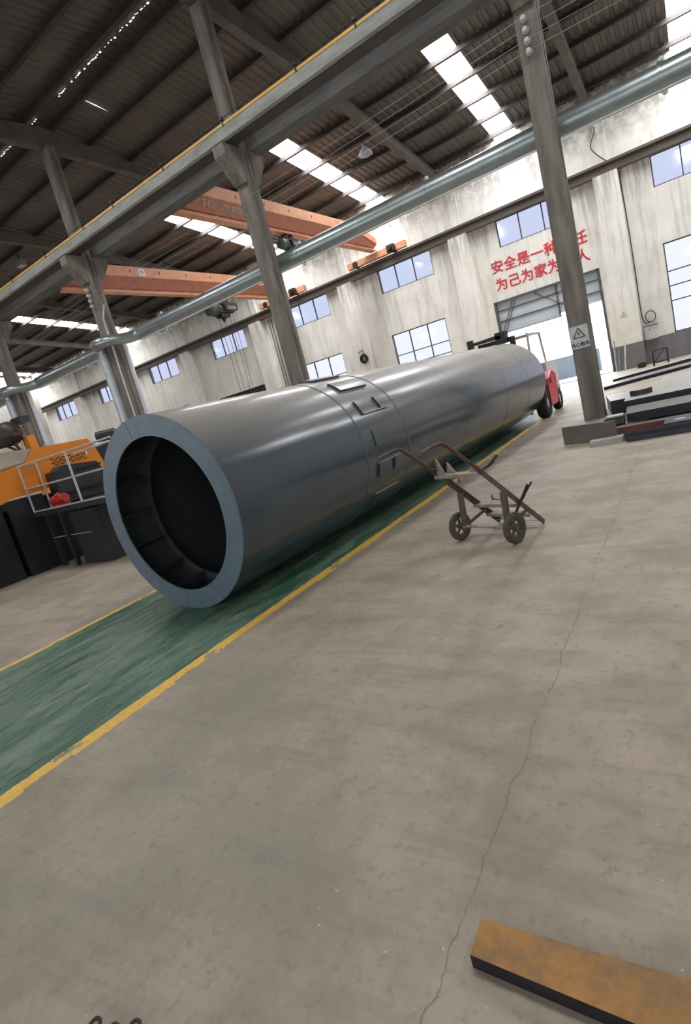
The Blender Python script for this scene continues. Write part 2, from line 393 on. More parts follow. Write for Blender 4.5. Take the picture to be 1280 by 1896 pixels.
# windows: frame, panes
def window(n, x0, w, z0, z1, cols, rows, gl, rowz=None):
    f = MB(); t = .045
    f.box(x0, x0+t, WY+.05, WY+.13, z0, z1).box(x0+w-t, x0+w, WY+.05, WY+.13, z0, z1)
    f.box(x0, x0+w, WY+.05, WY+.13, z0, z0+t).box(x0, x0+w, WY+.05, WY+.13, z1-t, z1)
    for k in range(1, cols): f.box(x0+w*k/cols-t/2, x0+w*k/cols+t/2, WY+.05, WY+.13, z0+t, z1-t)
    for z in (rowz or []): f.box(x0+t, x0+w-t, WY+.055, WY+.125, z-t/2, z+t/2)
    o = struct(f.build('window_%d' % n, 'steelframe'))
    MB().box(x0+t, x0+w-t, WY+.085, WY+.095, z0+t, z1-t).build('pane', gl, o)
    return o
k = 1
for x in up_x: window(k, x, UPW, UPZ0, UPZ1, 3, 1, 'glass_blue'); k += 1
for x in lo_x: window(k, x, 3.18, 1.05, 4.67, 3, 1, 'glass_clear', [3.53, 2.94, 2.34]); k += 1
# added unseen windows behind the camera: glowing panes that light the tank's ring face
M['fill_pane'] = emit('added_fill_pane', (.88, .94, 1.0), FRONT_FILL)
for x in (-27.0, -20.2, -13.4, -6.6, .2, 7.0):
    f = MB(); 
    for z0, z1 in ((1.1, 4.7), (6.9, 8.1)):
        f.box(x, x+.06, YN, YN+.08, z0, z1).box(x+3.14, x+3.2, YN, YN+.08, z0, z1).box(x+1.55, x+1.62, YN, YN+.08, z0, z1).box(x, x+3.2, YN, YN+.08, z0, z0+.05).box(x, x+3.2, YN, YN+.08, z1-.05, z1)
    o = struct(f.build('window_%d' % k, 'steelframe')); k += 1
    MB().box(x+.06, x+3.14, YN+.03, YN+.04, 1.15, 4.65).box(x+.06, x+3.14, YN+.03, YN+.04, 6.95, 8.05).build('pane', 'fill_pane', o)
# big doorway: steel frame, framed upper panel above the clear opening
d1 = struct(MB().box(-7.86, -7.76, WY-.03, WY+.32, 0, 4.56).box(-3.21, -3.11, WY-.03, WY+.32, 0, 4.56).box(-7.8, -3.15, WY-.03, WY+.3, 4.48, 4.56).build('door_1', 'steelframe'))
MB().box(-7.76, -5.0, WY+.16, WY+.20, 3.05, 4.48).box(-5.0, -3.21, WY+.16, WY+.20, 3.2, 4.48).build('upper_panel', 'doorpanel', d1)
fr = MB()
for z in (4.12, 3.62): fr.box(-7.76, -3.21, WY+.09, WY+.155, z-.025, z+.025)
for z in (3.05, 2.88, 2.78): fr.box(-7.76, -4.9, WY+.10, WY+.15, z-.018, z+.018)
fr.bar((-7.7, WY+.12, 3.1), (-7.0, WY+.12, 4.45), .03, .03).bar((-7.55, WY+.12, 3.1), (-6.85, WY+.12, 4.45), .03, .03)
fr.bar((-6.0, WY+.12, 4.45), (-5.0, WY+.12, 3.7), .03, .03).box(-5.04, -4.96, WY+.09, WY+.155, 3.05, 4.48)
fr.build('panel_bracing', 'steelframe', d1)
MB().box(-7.76, -3.21, WY-.02, WY+.3, .001, .025).build('threshold', 'steelframe', d1)
d2 = struct(MB().box(-27.5, -23.15, WY+.1, WY+.16, 0, 4.36).build('door_2', 'darkvoid'))  # dark brown sheet across the second opening
# yard seen through the doorway
struct(MB().box(-34, 16, WY+.3, WY+26, -.25, -.05).build('ground', 'ground'))
struct(MB().box(-16, -4.3, WY+5, WY+5.3, -.05, 1.15).build('trim_1', 'yardwall'))

# roof: corrugated sheets, purlins, rafters, daylight panels
RZ, RS = 13.05, .115
def rz(y): return RZ-RS*abs(y-12.7)
sky_x = [(-48.6, -47.6), (-34.95-.5, -34.95+.55), (-19.95, -18.95), (-13.23, -12.25), (-6.4, -5.45), (.42, 1.42), (7.2, 8.2)]
SY0, SY1 = 20.0, 28.0
near_sky = (5.0, 8.2)
mb = MB(); x = XL; pitch_ = .28
def insky(x): return any(a-.01 < x < b+.01 for a, b in sky_x)
def strip(mb, xa, xb, y0, y1):
    n = max(1, round((xb-xa)/pitch_)); w = (xb-xa)/n; prof = []
    for i in range(n):
        a = xa+i*w; prof += [(a, 0), (a+w*.45, 0), (a+w*.58, .045), (a+w*.87, .045)]
    prof.append((xb, 0)); vs = []; 
    for (px, dz) in prof: vs += [(px, y0, rz(y0)+dz), (px, y1, rz(y1)+dz)]
    mb.add(vs, [(2*i, 2*i+1, 2*i+3, 2*i+2) for i in range(len(prof)-1)])
edges = [XL]+[e for p in sky_x for e in p]+[XR]
for i in range(0, len(edges), 2): strip(mb, edges[i], edges[i+1], 12.75, WY+.3); strip(mb, edges[i], edges[i+1], YN-.3, 12.65)
for a, b in sky_x:
    strip(mb, a, b, 12.75, SY0); strip(mb, a, b, SY1, WY+.3)
    strip(mb, a, b, YN-.3, near_sky[0]); strip(mb, a, b, near_sky[1], 12.65)
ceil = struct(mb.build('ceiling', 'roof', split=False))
far_p = [13.15, 14.6, 16.2, 17.8, 19.42, 21.03, 22.6, 24.2, 25.78, 27.35]
near_p = [12.2, 10.8, 9.2, 7.6, 6.0, 4.4, 2.8, 1.2, -.4, -2.0, -3.6, -5.2]
for y in far_p+near_p:
    deep = .20 if y in (13.15, 12.2) else .16
    w = .13 if deep > .2 else .07
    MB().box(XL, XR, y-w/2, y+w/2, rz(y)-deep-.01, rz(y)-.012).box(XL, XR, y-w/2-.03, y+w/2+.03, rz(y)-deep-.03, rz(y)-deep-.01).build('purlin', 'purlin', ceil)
for x in (-45.0, -38.0, -30.8, -23.8, -16.75, -9.3, -2.6, 4.5, 11.0):
    for y0, y1 in ((12.7, WY), (12.7, YN)):
        mb = MB(); s_ = 1 if y1 > y0 else -1
        poly = [(y0, rz(y0)-.29), (y1, rz(y1)-.24), (y1, rz(y1)-.60), (y0+s_*4, rz(y0+4)-.62), (y0, rz(y0)-.95)]
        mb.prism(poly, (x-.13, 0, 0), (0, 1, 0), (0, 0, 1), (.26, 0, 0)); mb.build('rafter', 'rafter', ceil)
for a, b in sky_x:
    for y0, y1 in ((SY0, SY1), near_sky):
        ys = [y0]+[p for p in sorted(far_p+near_p) if y0+.2 < p < y1-.2]+[y1]; mb = MB()
        mb.add([(a, y0, rz(y0)+.02), (b, y0, rz(y0)+.02), (b, y1, rz(y1)+.02), (a, y1, rz(y1)+.02)], [(0, 1, 2, 3)])
        mb.build('daylight_panel', 'panel', ceil)
mb = MB(); x = XL+.3      # ragged daylight under the ridge cap
while x < XR-.5:
    if random.random() < .72 and math.sin(x*1.3)+math.sin(x*.47+1) > -.9:
        w = random.uniform(.03, .11); y0 = 12.7+random.uniform(-.045, 0); h = random.uniform(.015, .06)
        z = 13.0; mb.add([(x, y0, z), (x+w, y0+random.uniform(-.02, .02), z), (x+w, y0+h, z+.002), (x, y0+h, z)], [(0, 1, 2, 3)])
    x += random.uniform(.06, .16)
mb.build('ridge_daylight', 'leak', ceil)
MB().box(XL, XR, 12.55, 12.85, 13.06, 13.1).build('ridge_cap', 'roof', ceil)
MB().add([(-15.0, 13.25, 12.955), (-15.03, 13.75, 12.9), (-15.01, 14.25, 12.845), (-14.985, 13.75, 12.9)], [(0, 1, 2, 3)]).build('sheet_gap', 'leak', ceil)
# wall crane rail along the far wall
rl = struct(MB().box(XL+.4, XR, WY-.42, WY-.12, 8.02, 8.06).box(XL+.4, XR, WY-.30, WY-.22, 8.06, 8.36).box(XL+.4, XR, WY-.44, WY-.10, 8.36, 8.40).box(XL+.4, XR, WY-.31, WY-.23, 8.40, 8.49).build('trim_2', 'railbrown'))

# ================================================================== COLUMNS AND CRANE GIRDERS
def column(x, y, label, ins=False, sign=False, top=12.2, taper=0):
    e = empty('concrete_column', (x, y, 0), label, 'column')
    w = .20
    g = .05   # I-shaped: shallow recess on both side faces
    poly = [(-w, -w), (w, -w), (w, -w+.12), (w-g, -w+.16), (w-g, w-.16), (w, w-.12), (w, w), (-w, w), (-w, w-.12), (-w+g, w-.16), (-w+g, -w+.16), (-w, -w+.12)]
    MB().prism(poly, (x, y, 0), (1, 0, 0), (0, 1, 0), (0, 0, 8.0)).build('shaft', 'conc', e)
    MB().prism([(p*.92, q*.85) for p, q in poly], (x, y, 8.0), (1, 0, 0), (0, 1, 0), (0, 0, top-8.0)).build('upper_shaft', 'conc', e)
    for s_, ln in ((-1, .62), (1, .55)):
        MB().prism([(0, 7.82), (0, 8.67), (ln, 8.67), (ln, 8.42), (.12, 7.82)], (x-.19, y+s_*.18, 0), (0, s_, 0), (0, 0, 1), (.38, 0, 0)).build('corbel', 'conc', e)
    if ins:
        for z in (7.62, 7.43, 7.25, 7.07):
            q = MB().lathe((x-.02, y-w, z), (0, -1, 0), [(.0, .14), (.045, .14), (.05, .10), (.03, .085), (.06, .07), (.065, .04), (.035, .02), (.035, 0), (0, 0)], 14)
            q.build('insulator', 'porcelain', e, split=False)
    return e
C1 = column(-1.94, YC, 'bare concrete column carrying a warning plate, in front of the bright doorway', True)
C2 = column(-9.30, YC, 'concrete column rising directly behind the middle of the big grey tank')
C3 = column(-16.75, YC, 'concrete column with insulators and silver downpipes, behind the near end of the tank', True)
C4 = column(-23.8, YC, 'concrete column with silver downpipes behind the orange machine, near the left edge')
column(-31.0, YC, 'farthest concrete column, at the left edge of the photo behind the drum')
# warning plate on C1 (fixed to it: a part)
def tri_sign(parent, x, y, z, w, h, mat, ink, tri, txt=None, tiny=False):
    p = MB().box(x-w/2, x+w/2, y-.012, y, z-h/2, z+h/2).build('warning_plate', mat, parent) if mat else parent
    yy = y-.014; a = tri; cz = z+h*.12
    P = [(0, a*.58), (-a*.5, -a*.29), (a*.5, -a*.29)]; t = MB()
    for i in range(3):
        q, r = P[i], P[(i+1) % 3]; t.bar((x+q[0], yy-.002, cz+q[1]), (x+r[0], yy-.002, cz+r[1]), .004, a*.075, (0, -1, 0) if False else (0, 0, 1)) if False else None
    inner = [(c*.74, d*.74) for c, d in P]; vs = [(x+c, yy, cz+d) for c, d in P]+[(x+c, yy, cz+d) for c, d in inner]
    t.add(vs, [(i, (i+1) % 3, (i+1) % 3+3, i+3) for i in range(3)])
    b = a*.30   # lightning mark
    t.add([(x+b*.15, yy, cz+b*.9), (x-b*.35, yy, cz-b*.02), (x-b*.02, yy, cz+b*.02), (x-b*.18, yy, cz-b*.62), (x+b*.36, yy, cz+b*.22), (x+b*.06, yy, cz+b*.2)], [(0, 1, 2, 5), (2, 3, 4, 5)])
    t.build('triangle_mark', ink, p if mat else parent, split=False)
    if txt: text('lettering', txt, h*.2, (x, yy, z-h*.33), (PI/2, 0, 0), ink, p if mat else parent, .001)
    return p
tri_sign(C1, -1.96, YC-.20, 1.74, .37, .46, 'signwhite', 'ink', .25, '当心触电')

hl = empty('pendant_lamp', (-9.95, 22.0, 11.1), 'round high-bay lamp hanging under the roof near the middle of the picture', 'lamp')
MB().lathe((-9.95, 22.0, 10.95), (0, 0, 1), [(.05, .36), (.07, .33), (.27, .06), (.28, 0), (.26, 0), (.06, .30)], 28).build('shade', 'galvlt', hl)
MB().lathe((-9.95, 22.0, 11.0), (0, 0, 1), [(0, 0), (.06, .03), (.075, .1), (.04, .2), (0, .22)], 14).build('bulb', 'porcelain', hl)
MB().tube([(-9.95, 22.0, 11.28), (-9.95, 22.0, 11.97)], .012, 6).build('rod', 'blackiron', hl)
fl = empty('flood_lamp', (-26.0, 16.4, 12.0), 'small pale box lamp under the dark roof at the upper left edge', 'lamp')
MB().box(-26.25, -25.8, 16.2, 16.5, 11.95, 12.2).build('housing', 'platelt', fl)
MB().tube([(-26.0, 16.35, 12.2), (-26.0, 16.35, 12.5)], .03, 6).build('bracket', 'blackiron', fl)
gf = empty('crane_girder', (-19, 12.3, 8.6), 'pale concrete crane girder with a yellow conductor bar, crossing the upper left', 'girder')
GX0, GX1 = XL+.2, XR-.2
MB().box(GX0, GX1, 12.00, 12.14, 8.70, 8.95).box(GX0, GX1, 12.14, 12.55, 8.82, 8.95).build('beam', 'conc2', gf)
MB().box(GX0, GX1, 12.14, 12.52, 8.685, 8.82).build('shaded_beam_web', 'purlin', gf)  # dark material paints in the shade under the girder
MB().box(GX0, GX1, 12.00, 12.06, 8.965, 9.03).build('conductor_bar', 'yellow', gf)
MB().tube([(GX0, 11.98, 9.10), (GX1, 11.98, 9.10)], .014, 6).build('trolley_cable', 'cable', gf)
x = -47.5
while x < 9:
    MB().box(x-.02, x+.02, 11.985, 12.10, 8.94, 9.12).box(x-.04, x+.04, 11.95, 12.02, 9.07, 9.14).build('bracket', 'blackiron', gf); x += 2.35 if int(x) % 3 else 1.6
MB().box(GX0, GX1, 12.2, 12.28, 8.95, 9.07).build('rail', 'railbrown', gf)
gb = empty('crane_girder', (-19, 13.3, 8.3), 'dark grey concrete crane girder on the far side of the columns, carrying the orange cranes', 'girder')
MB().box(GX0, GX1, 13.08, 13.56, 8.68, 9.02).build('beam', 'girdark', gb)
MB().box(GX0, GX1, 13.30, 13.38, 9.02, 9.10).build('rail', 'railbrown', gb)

# ================================================================== OVERHEAD CRANES
def crane(x, z0, label, txt=None, boxplate=False):
    e = empty('bridge_crane', (x, 20.5, z0), label, 'crane')
    yA, yB = 13.35, 27.6; T = z0+1.05
    # upper box girder with vertical sides, slanting in to the lifting beam, tapered down at both ends
    sec = [(-.27, T), (.27, T), (.27, T-.42)]
    def ring(y, top, xh): return [(x-xh, y, top), (x+xh, y, top), (x+xh, y, max(top-.42, z0+.30)), (x-xh, y, max(top-.42, z0+.30))]
    mb = MB(); ys = [(yA+.25, z0+.66), (yA+1.3, T), (yB-1.7, T), (yB-.15, z0+.55)]; vs = []
    for y, t in ys: vs += ring(y, t, .27)
    fs = []
    for i in range(3):
        for k_ in range(4): fs.append((4*i+k_, 4*i+(k_+1) % 4, 4*i+4+(k_+1) % 4, 4*i+4+k_))
    fs += [(0, 1, 2, 3), (12, 15, 14, 13)]; mb.add(vs, fs); mb.build('box_girder', 'orange', e)
    mb = MB(); vs = []
    for y, t in ys:
        b = max(t-.42, z0+.30); vs += [(x-.27, y, b), (x+.27, y, b), (x+.10, y, z0+.16), (x-.10, y, z0+.16)]
    fs = []
    for i in range(3):
        for k_ in range(4): fs.append((4*i+k_, 4*i+(k_+1) % 4, 4*i+4+(k_+1) % 4, 4*i+4+k_))
    fs += [(0, 1, 2, 3), (12, 15, 14, 13)]; mb.add(vs, fs); mb.build('web', 'orangedk', e)
    MB().box(x-.16, x+.16, yA+.3, yB-.15, z0-.02, z0+.02).box(x-.04, x+.04, yA+.3, yB-.15, z0+.02, z0+.17).build('lower_flange', 'orange', e)
    for y, zz, xa, xb in ((yA, 9.11, x-1.6, x+1.6), (yB, 8.51, x-1.75, x+1.75)):
        t = MB().box(xa, xb, y-.13, y+.13, zz+.04, zz+.34).build('end_truck', 'orange', e, .01)
        for wx in (xa+.5, xb-.7):
            MB().lathe((wx, y-.15, zz+.165), (0, 1, 0), [(0, 0), (.17, 0), (.17, .3), (0, .3)], 20).build('wheel', 'blackiron', t)
        MB().tube([(xb-.75, y-.15, zz+.2), (xb-.75, y-.5, zz+.2)], .11, 12).box(xb-.95, xb-.55, y-.35, y-.14, zz+.02, zz+.36).build('drive_motor', 'blackiron', t)
    for y in (16.9, 18.5, 20.1, 21.7):
        MB().box(x+.268, x+.276, y, y+.05, T-.26, T-.14).build('bolt_hole', 'ink', e)
    if txt: 
        o = text('lettering', txt, .27, (0, 0, 0), (0, 0, 0), 'paleink', None, .002)
        n = Vector((.94, 0, -.34)); rr = Vector((0, 1, 0)); uu = n.cross(rr); p = Vector((x+.19, 16.25, z0+.40))+n*.012
        o.parent = e; o.matrix_parent_inverse = e.matrix_world.inverted(); o.matrix_basis = Matrix(((rr.x, uu.x, n.x, p.x), (rr.y, uu.y, n.y, p.y), (rr.z, uu.z, n.z, p.z), (0, 0, 0, 1)))
    if boxplate:
        pl = MB().box(x+.27, x+.28, 17.35, 17.7, T-.36, T-.06).build('capacity_plate', 'porcelain', e)
        text('lettering', '10t', .16, (x+.283, 17.52, T-.2), (PI/2, 0, PI/2), 'greyink', pl, .001)
    return e
crane(-13.2, 8.90, 'orange bridge crane nearer the slogan wall, with pale digits along its side', '手机：13785880853')
crane(-19.75, 8.62, 'orange bridge crane farther left, with a small white capacity plate and the hoist below', None, True)
# hoists
def hoist(x, y, z, label, cables, s=1.0):
    e = empty('electric_hoist', (x, y, z), label, 'hoist')
    MB().tube([(x, y-.55*s, z), (x, y+.45*s, z)], .26*s, 18).build('rope_drum', 'greenmotor', e)
    MB().tube([(x, y-.56*s, z), (x, y-.95*s, z), (x, y-1.1*s, z)], [.33*s, .33*s, .2*s], 18).tube([(x, y-.56*s, z-.01), (x, y-.5*s, z-.01)], .36*s, 18).build('motor', 'greenmotor', e)
    MB().tube([(x, y+.46*s, z), (x, y+.75*s, z)], [.24*s, .2*s], 18).build('gearbox', 'blackiron', e)
    MB().box(x+.1*s, x+.42*s, y-.15*s, y+.75*s, z-.14*s, z+.2*s).build('control_box', 'mdark', e, .015)
    MB().box(x+.421*s, x+.43*s, y+.0*s, y+.62*s, z-.11*s, z+.06*s).build('control_cover', 'beige', e)
    MB().box(x-.2*s, x+.2*s, y-.35*s, y+.3*s, z-.42*s, z-.2*s).tube([(x, y-.05, z-.4*s), (x, y-.05, z-.62*s)], [.14*s, .05*s], 10).build('hook_block', 'blackiron', e)
    sm = MB()
    for dy in (-.3, .3):
        for dx in (-.19, .19): sm.bar((x+dx*s, y+dy*s, z+.15*s), (x+dx*s, y+dy*s, z+.62*s), .04*s, .10*s)
        sm.tube([(x-.22*s, y+dy*s, z+.60*s), (x-.06*s, y+dy*s, z+.60*s)], .11*s, 12).tube([(x+.06*s, y+dy*s, z+.60*s), (x+.22*s, y+dy*s, z+.60*s)], .11*s, 12)
    sm.box(x-.22*s, x+.22*s, y-.4*s, y+.4*s, z+.2*s, z+.3*s); sm.build('trolley', 'blackiron', e)
    for i, (dx, dy, zb) in enumerate(cables):
        MB().tube([(x+dx, y+dy, z-.2), (x+dx+.02, y+dy*.9, (z+zb)/2), (x+dx, y+dy*.8, zb)], .012, 5).build('hanging_cable', 'cable', e)
    return e
hoist(-19.75, 22.2, 7.98, 'green grey electric hoist hanging under the farther orange crane', [(-.1, -.3, 3.3), (.05, -.1, 3.3), (.1, .35, 3.3), (.2, .5, 3.3)])
hoist(-13.2, 19.9, 8.49, 'small dark hoist motor under the nearer orange crane, beside a column', [], .62)

# ================================================================== VENTILATION DUCTS
YD = 13.42; ZD = 5.90; RD = .235
def duct(x0, x1, flanges, label, loopc=None):
    e = empty('ventilation_duct', ((x0+x1)/2, YD, ZD), label, 'duct')
    MB().tube([(x0, YD, ZD), (x1, YD, ZD)], RD, 40).build('main_pipe', 'galv', e)
    for fx in flanges:
        f = MB().tube([(fx-.02, YD, ZD), (fx+.02, YD, ZD)], RD+.018, 40).build('flange', 'galv', e)
        for dz in (RD+.04, -RD-.04):
            MB().lathe((fx+.05, YD-.02, ZD+dz), (0, 0, 1), [(0, -.05), (.04, -.03), (.05, 0), (.04, .03), (0, .05)], 10).build('bolt_cap', 'white', f)
    MB().tube([(x0, YD-.12, ZD-RD-.01), (x1, YD-.12, ZD-RD-.01)], .014, 6).build('conduit', 'white', e)
    if loopc is not None:
        c = loopc; pts = []; r = .17; z = ZD-.10
        for p in [(c+1.05, YD, ZD), (c+.75, YD-.1, ZD-.03), (c+.62, YD-.45, z), (c+.48, YD-.95, z), (c+.2, YD-1.18, z), (c-.1, YD-1.2, z), (c-.27, YD-1.12, z), (c-.32, YD-.9, z-.05), (c-.32, YD-.88, z-.3)]: pts.append(p)
        MB().tube(smooth(pts), .185, 20).build('bypass_bend', 'galv', e)
        dp = MB().tube([(c-.33, YD-.88, z-.15), (c-.33, YD-.88, 3.1)], .165, 20).build('downpipe', 'galvlt', e)
        MB().tube([(c-.33, YD-.88, 3.12), (c-.33, YD-.88, 2.8), (c-.33, YD-.7, 2.5)], .16, 16).build('rubber_boot', 'blackiron', dp)
        dp = MB().tube([(c+.12, YD-.26, z), (c+.12, YD-.26, 3.1)], .11, 20).build('downpipe', 'galvlt', e)
        MB().tube([(c+.12, YD-.26, 3.1), (c+.12, YD-.26, 2.6)], .12, 16).build('rubber_boot', 'blackiron', dp)
    return e
def smooth(pts, it=2):
    p = [Vector(q) for q in pts]
    for _ in range(it):
        q = [p[0]]
        for a, b in zip(p, p[1:]): q += [a*.75+b*.25, a*.25+b*.75]
        p = q+[p[-1]]
    return p
duct(-15.9, XR-.1, [-14.6, -8.6, -4.75, 0.0, 6], 'long galvanised ventilation duct running over the right two thirds of the hall', -16.75)
duct(-23.0, -17.1, [-19.4], 'galvanised duct section between the two columns with silver downpipes', -23.8)
duct(-48.5, -24.3, [-27, -34], 'farthest galvanised duct section, beyond the leftmost silver downpipes')
o = MB().tube([(-16.33, YC-.14, 7.0), (-16.5, YC-.21, 6.6), (-16.52, YC-.24, .3)], .03, 8).build('conduit_pipe', 'porcelain', C3); o['label'] = 'pale vertical conduit'
# bare wires strung between insulators
for z, w_ in zip((7.62, 7.43, 7.25, 7.07), ('topmost', 'second from the top', 'third from the top', 'lowest')):
    pts = []
    for a, b in ((-31, -16.77), (-16.77, -1.96), (-1.96, 11.5)):
        for i in range(9): q = i/8; pts.append((a+(b-a)*q, YC-.33, z-.16*math.sin(PI*q)*((b-a)/14)))
    tag(MB().tube(pts, .0045, 5).build('bare_wire', 'wire'), 'thin bare power wire strung between the column insulators, %s of four' % w_, 'wire', 'bare wires between columns')

# ================================================================== TANK
ty, tp = -.036, .007
TA = Vector((-math.sin(ty)*math.cos(tp), math.cos(ty)*math.cos(tp), math.sin(tp))); TS = Vector((math.cos(ty), math.sin(ty), 0)); TU = TS.cross(TA)
TR, TI, TL = 1.016, .812, 10.946
TC = Vector((-4.557, 3.462, TR*math.cos(tp)+.002))
tk = empty('steel_tank', (TC.x, TC.y, 0), 'huge slate grey steel cylinder lying on the green lane, ringed opening facing the camera', 'tank')
def tp_(l, a, r): a = math.radians(a); return TC+TA*l+TS*(r*math.cos(a))+TU*(r*math.sin(a))
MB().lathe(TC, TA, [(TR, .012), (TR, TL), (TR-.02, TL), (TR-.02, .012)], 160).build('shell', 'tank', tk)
MB().lathe(TC, TA, [(TI, 0), (TR+.004, 0), (TR+.004, .016), (TI, .016)], 160).build('end_ring', 'tankface', tk)
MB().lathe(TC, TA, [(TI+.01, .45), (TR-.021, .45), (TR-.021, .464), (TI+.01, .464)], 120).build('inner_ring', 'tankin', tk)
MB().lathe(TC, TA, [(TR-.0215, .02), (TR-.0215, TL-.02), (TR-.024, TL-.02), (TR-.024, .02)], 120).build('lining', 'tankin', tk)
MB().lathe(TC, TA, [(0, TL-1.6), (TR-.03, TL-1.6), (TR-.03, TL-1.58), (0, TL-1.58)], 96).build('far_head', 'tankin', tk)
for a in range(0, 360, 24):
    aa = a+9; c = tp_(.233, aa, (TI+TR)/2-.005); r = math.radians(aa); rad = TS*math.cos(r)+TU*math.sin(r); tan = TS*-math.sin(r)+TU*math.cos(r)
    MB().obox(c, rad, TA, tan, (TR-TI)/2-.018, .215, .006).build('gusset', 'tankin', tk)
for a in (7, 190, 100, 262):
    r = math.radians(a); rad = TS*math.cos(r)+TU*math.sin(r); tan = TS*-math.sin(r)+TU*math.cos(r)
    MB().obox(tp_(-.001, a, (TI+TR)/2), rad, TA, tan, (TR-TI)/2, .0015, .003).build('weld_line', 'seam', tk)
for l, th in ((2.28, .03), (3.41, .035), (5.6, .008), (7.9, .008), (9.5, .008)):
    h = .006 if th > .02 else .0025
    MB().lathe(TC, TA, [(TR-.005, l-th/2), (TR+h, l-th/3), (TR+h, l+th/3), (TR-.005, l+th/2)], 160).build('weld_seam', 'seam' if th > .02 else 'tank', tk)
def pad(l0, l1, a0, a1, full=True):
    # raised ribs standing on the shell around a pad: U or plate outline
    def arcbar(l, aa, ab, h=.028, w=.014):
        n = 8; vs = []; 
        for i in range(n+1):
            a = aa+(ab-aa)*i/n
            for (dl, r) in ((-w/2, TR-.003), (w/2, TR-.003), (w/2, TR+h), (-w/2, TR+h)): vs.append(tp_(l+dl, a, r))
        fs = [(4*i+k_, 4*i+(k_+1) % 4, 4*i+4+(k_+1) % 4, 4*i+4+k_) for i in range(n) for k_ in range(4)]+[(0, 1, 2, 3), (4*n, 4*n+3, 4*n+2, 4*n+1)]
        return vs, fs
    mb = MB()
    for l in (l0, l1-.18 if not full else l1):
        mb.add(*arcbar(l, a0, a1))
    c = tp_((l0+l1)/2, a0, TR+.012); r = math.radians(a0); rad = TS*math.cos(r)+TU*math.sin(r); tan = TS*-math.sin(r)+TU*math.cos(r)
    mb.obox(c, rad, TA, tan, .015, (l1-l0)/2, .006)
    return mb
def plate(l0, l1, a0, a1, h=.012):
    n = 8; vs = []
    for i in range(n+1):
        a = a0+(a1-a0)*i/n
        for (l, r) in ((l0, TR-.003), (l1, TR-.003), (l1, TR+h), (l0, TR+h)): vs.append(tp_(l, a, r))
    fs = [(4*i+k_, 4*i+(k_+1) % 4, 4*i+4+(k_+1) % 4, 4*i+4+k_) for i in range(n) for k_ in range(4)]+[(0, 1, 2, 3), (4*n, 4*n+3, 4*n+2, 4*n+1)]
    return MB().add(vs, fs)
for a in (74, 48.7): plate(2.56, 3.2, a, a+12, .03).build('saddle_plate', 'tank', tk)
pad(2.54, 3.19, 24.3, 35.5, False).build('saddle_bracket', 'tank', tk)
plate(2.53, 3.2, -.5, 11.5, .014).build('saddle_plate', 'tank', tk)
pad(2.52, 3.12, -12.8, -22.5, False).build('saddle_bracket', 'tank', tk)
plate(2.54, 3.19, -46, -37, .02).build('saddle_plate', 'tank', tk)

# ================================================================== HAND CART
AX = Vector((.931708, -.363208, 0)); AV = Vector((.363208, .931708, 0)); AO = Vector((-1.875, 4.865, 0))
def cp(w, v, z): return AO+AX*w+AV*v+Vector((0, 0, z))
ct = empty('hand_cart', AO, 'rusty brown two-wheeled cylinder hand cart with raised handles on bare concrete beside the tank', 'cart')
for s_ in (-1, 1):
    w = .27*s_
    pts = [cp(w, -.82, 1.095), cp(w, -.62, 1.12), cp(w, -.56, 1.10), cp(w, -.50, 1.04)]
    MB().tube(smooth([cp(w, -.83, 1.085), cp(w, -.60, 1.115), cp(w, -.54, 1.085), cp(w, -.17, .74)], 2), .0165, 12).build('handle', 'carthandle', ct)
    grip = MB().tube([cp(w, -.835, 1.084), cp(w, -.72, 1.102)], .019, 12).build('grip', 'cartsteel', ct)
    a, b = cp(w, -.24, .805), cp(w, .56, .022); d = (b-a).normalized(); nrm = AX.cross(d).normalized()
    rl_ = MB().obox((a+b)/2, AX, d, nrm, .004, (b-a).length/2, .024).obox((a+b)/2+nrm*.022-AX*(.018*s_), AX, d, nrm, .020, (b-a).length/2, .004)
    rl_.build('side_rail', 'cartsteel', ct)
    # wheel: tyre, spoked rim, hub
    wx = .335*s_; wc = cp(wx, .03, .148)
    wh = MB().lathe(wc, AX, [(.098, -.022), (.125, -.028), (.143, -.02), (.148, 0), (.143, .02), (.125, .028), (.098, .022)], 40).build('wheel', 'dustrubber', ct)
    MB().lathe(wc, AX, [(.086, -.018), (.1, -.018), (.1, .018), (.086, .018)], 36).build('rim', 'cartsteel', wh)
    hb = MB().lathe(wc, AX, [(.0, -.035), (.022, -.035), (.022, .035), (0, .035)], 16)
    for q in range(5):
        a_ = 2*PI*q/5+.3; dr = AV*math.cos(a_)+Vector((0, 0, math.sin(a_))); tn = AV*-math.sin(a_)+Vector((0, 0, math.cos(a_)))
        hb.obox(wc+dr*.055, dr, tn, AX, .036, .011, .008)
    hb.build('spoked_hub', 'cartsteel', wh)
    MB().bar(cp(.265*s_, .06, .49), cp(.265*s_, .03, .15), .055, .035, AV).build('upright', 'cartsteel', ct)
    MB().bar(cp(.255*s_, .37, .22), cp(.255*s_, .06, .16), .012, .03).build('brace', 'cartsteel', ct)
MB().tube([cp(-.36, .03, .148), cp(.36, .03, .148)], .013, 12).build('axle', 'cartlite', ct)
def crossbar(v, z, hh=.03, mat='cartlite', name='cross_plate', depth=.008):
    return MB().obox(cp(0, v, z), AX, AV, (0, 0, 1), .268, depth, hh).build(name, mat, ct)
MB().obox(cp(0, -.18, .745), AX, AV, (0, 0, 1), .268, .05, .004).obox(cp(0, -.228, .732), AX, AV, (0, 0, 1), .268, .004, .016).build('upper_cradle', 'cartlite', ct)
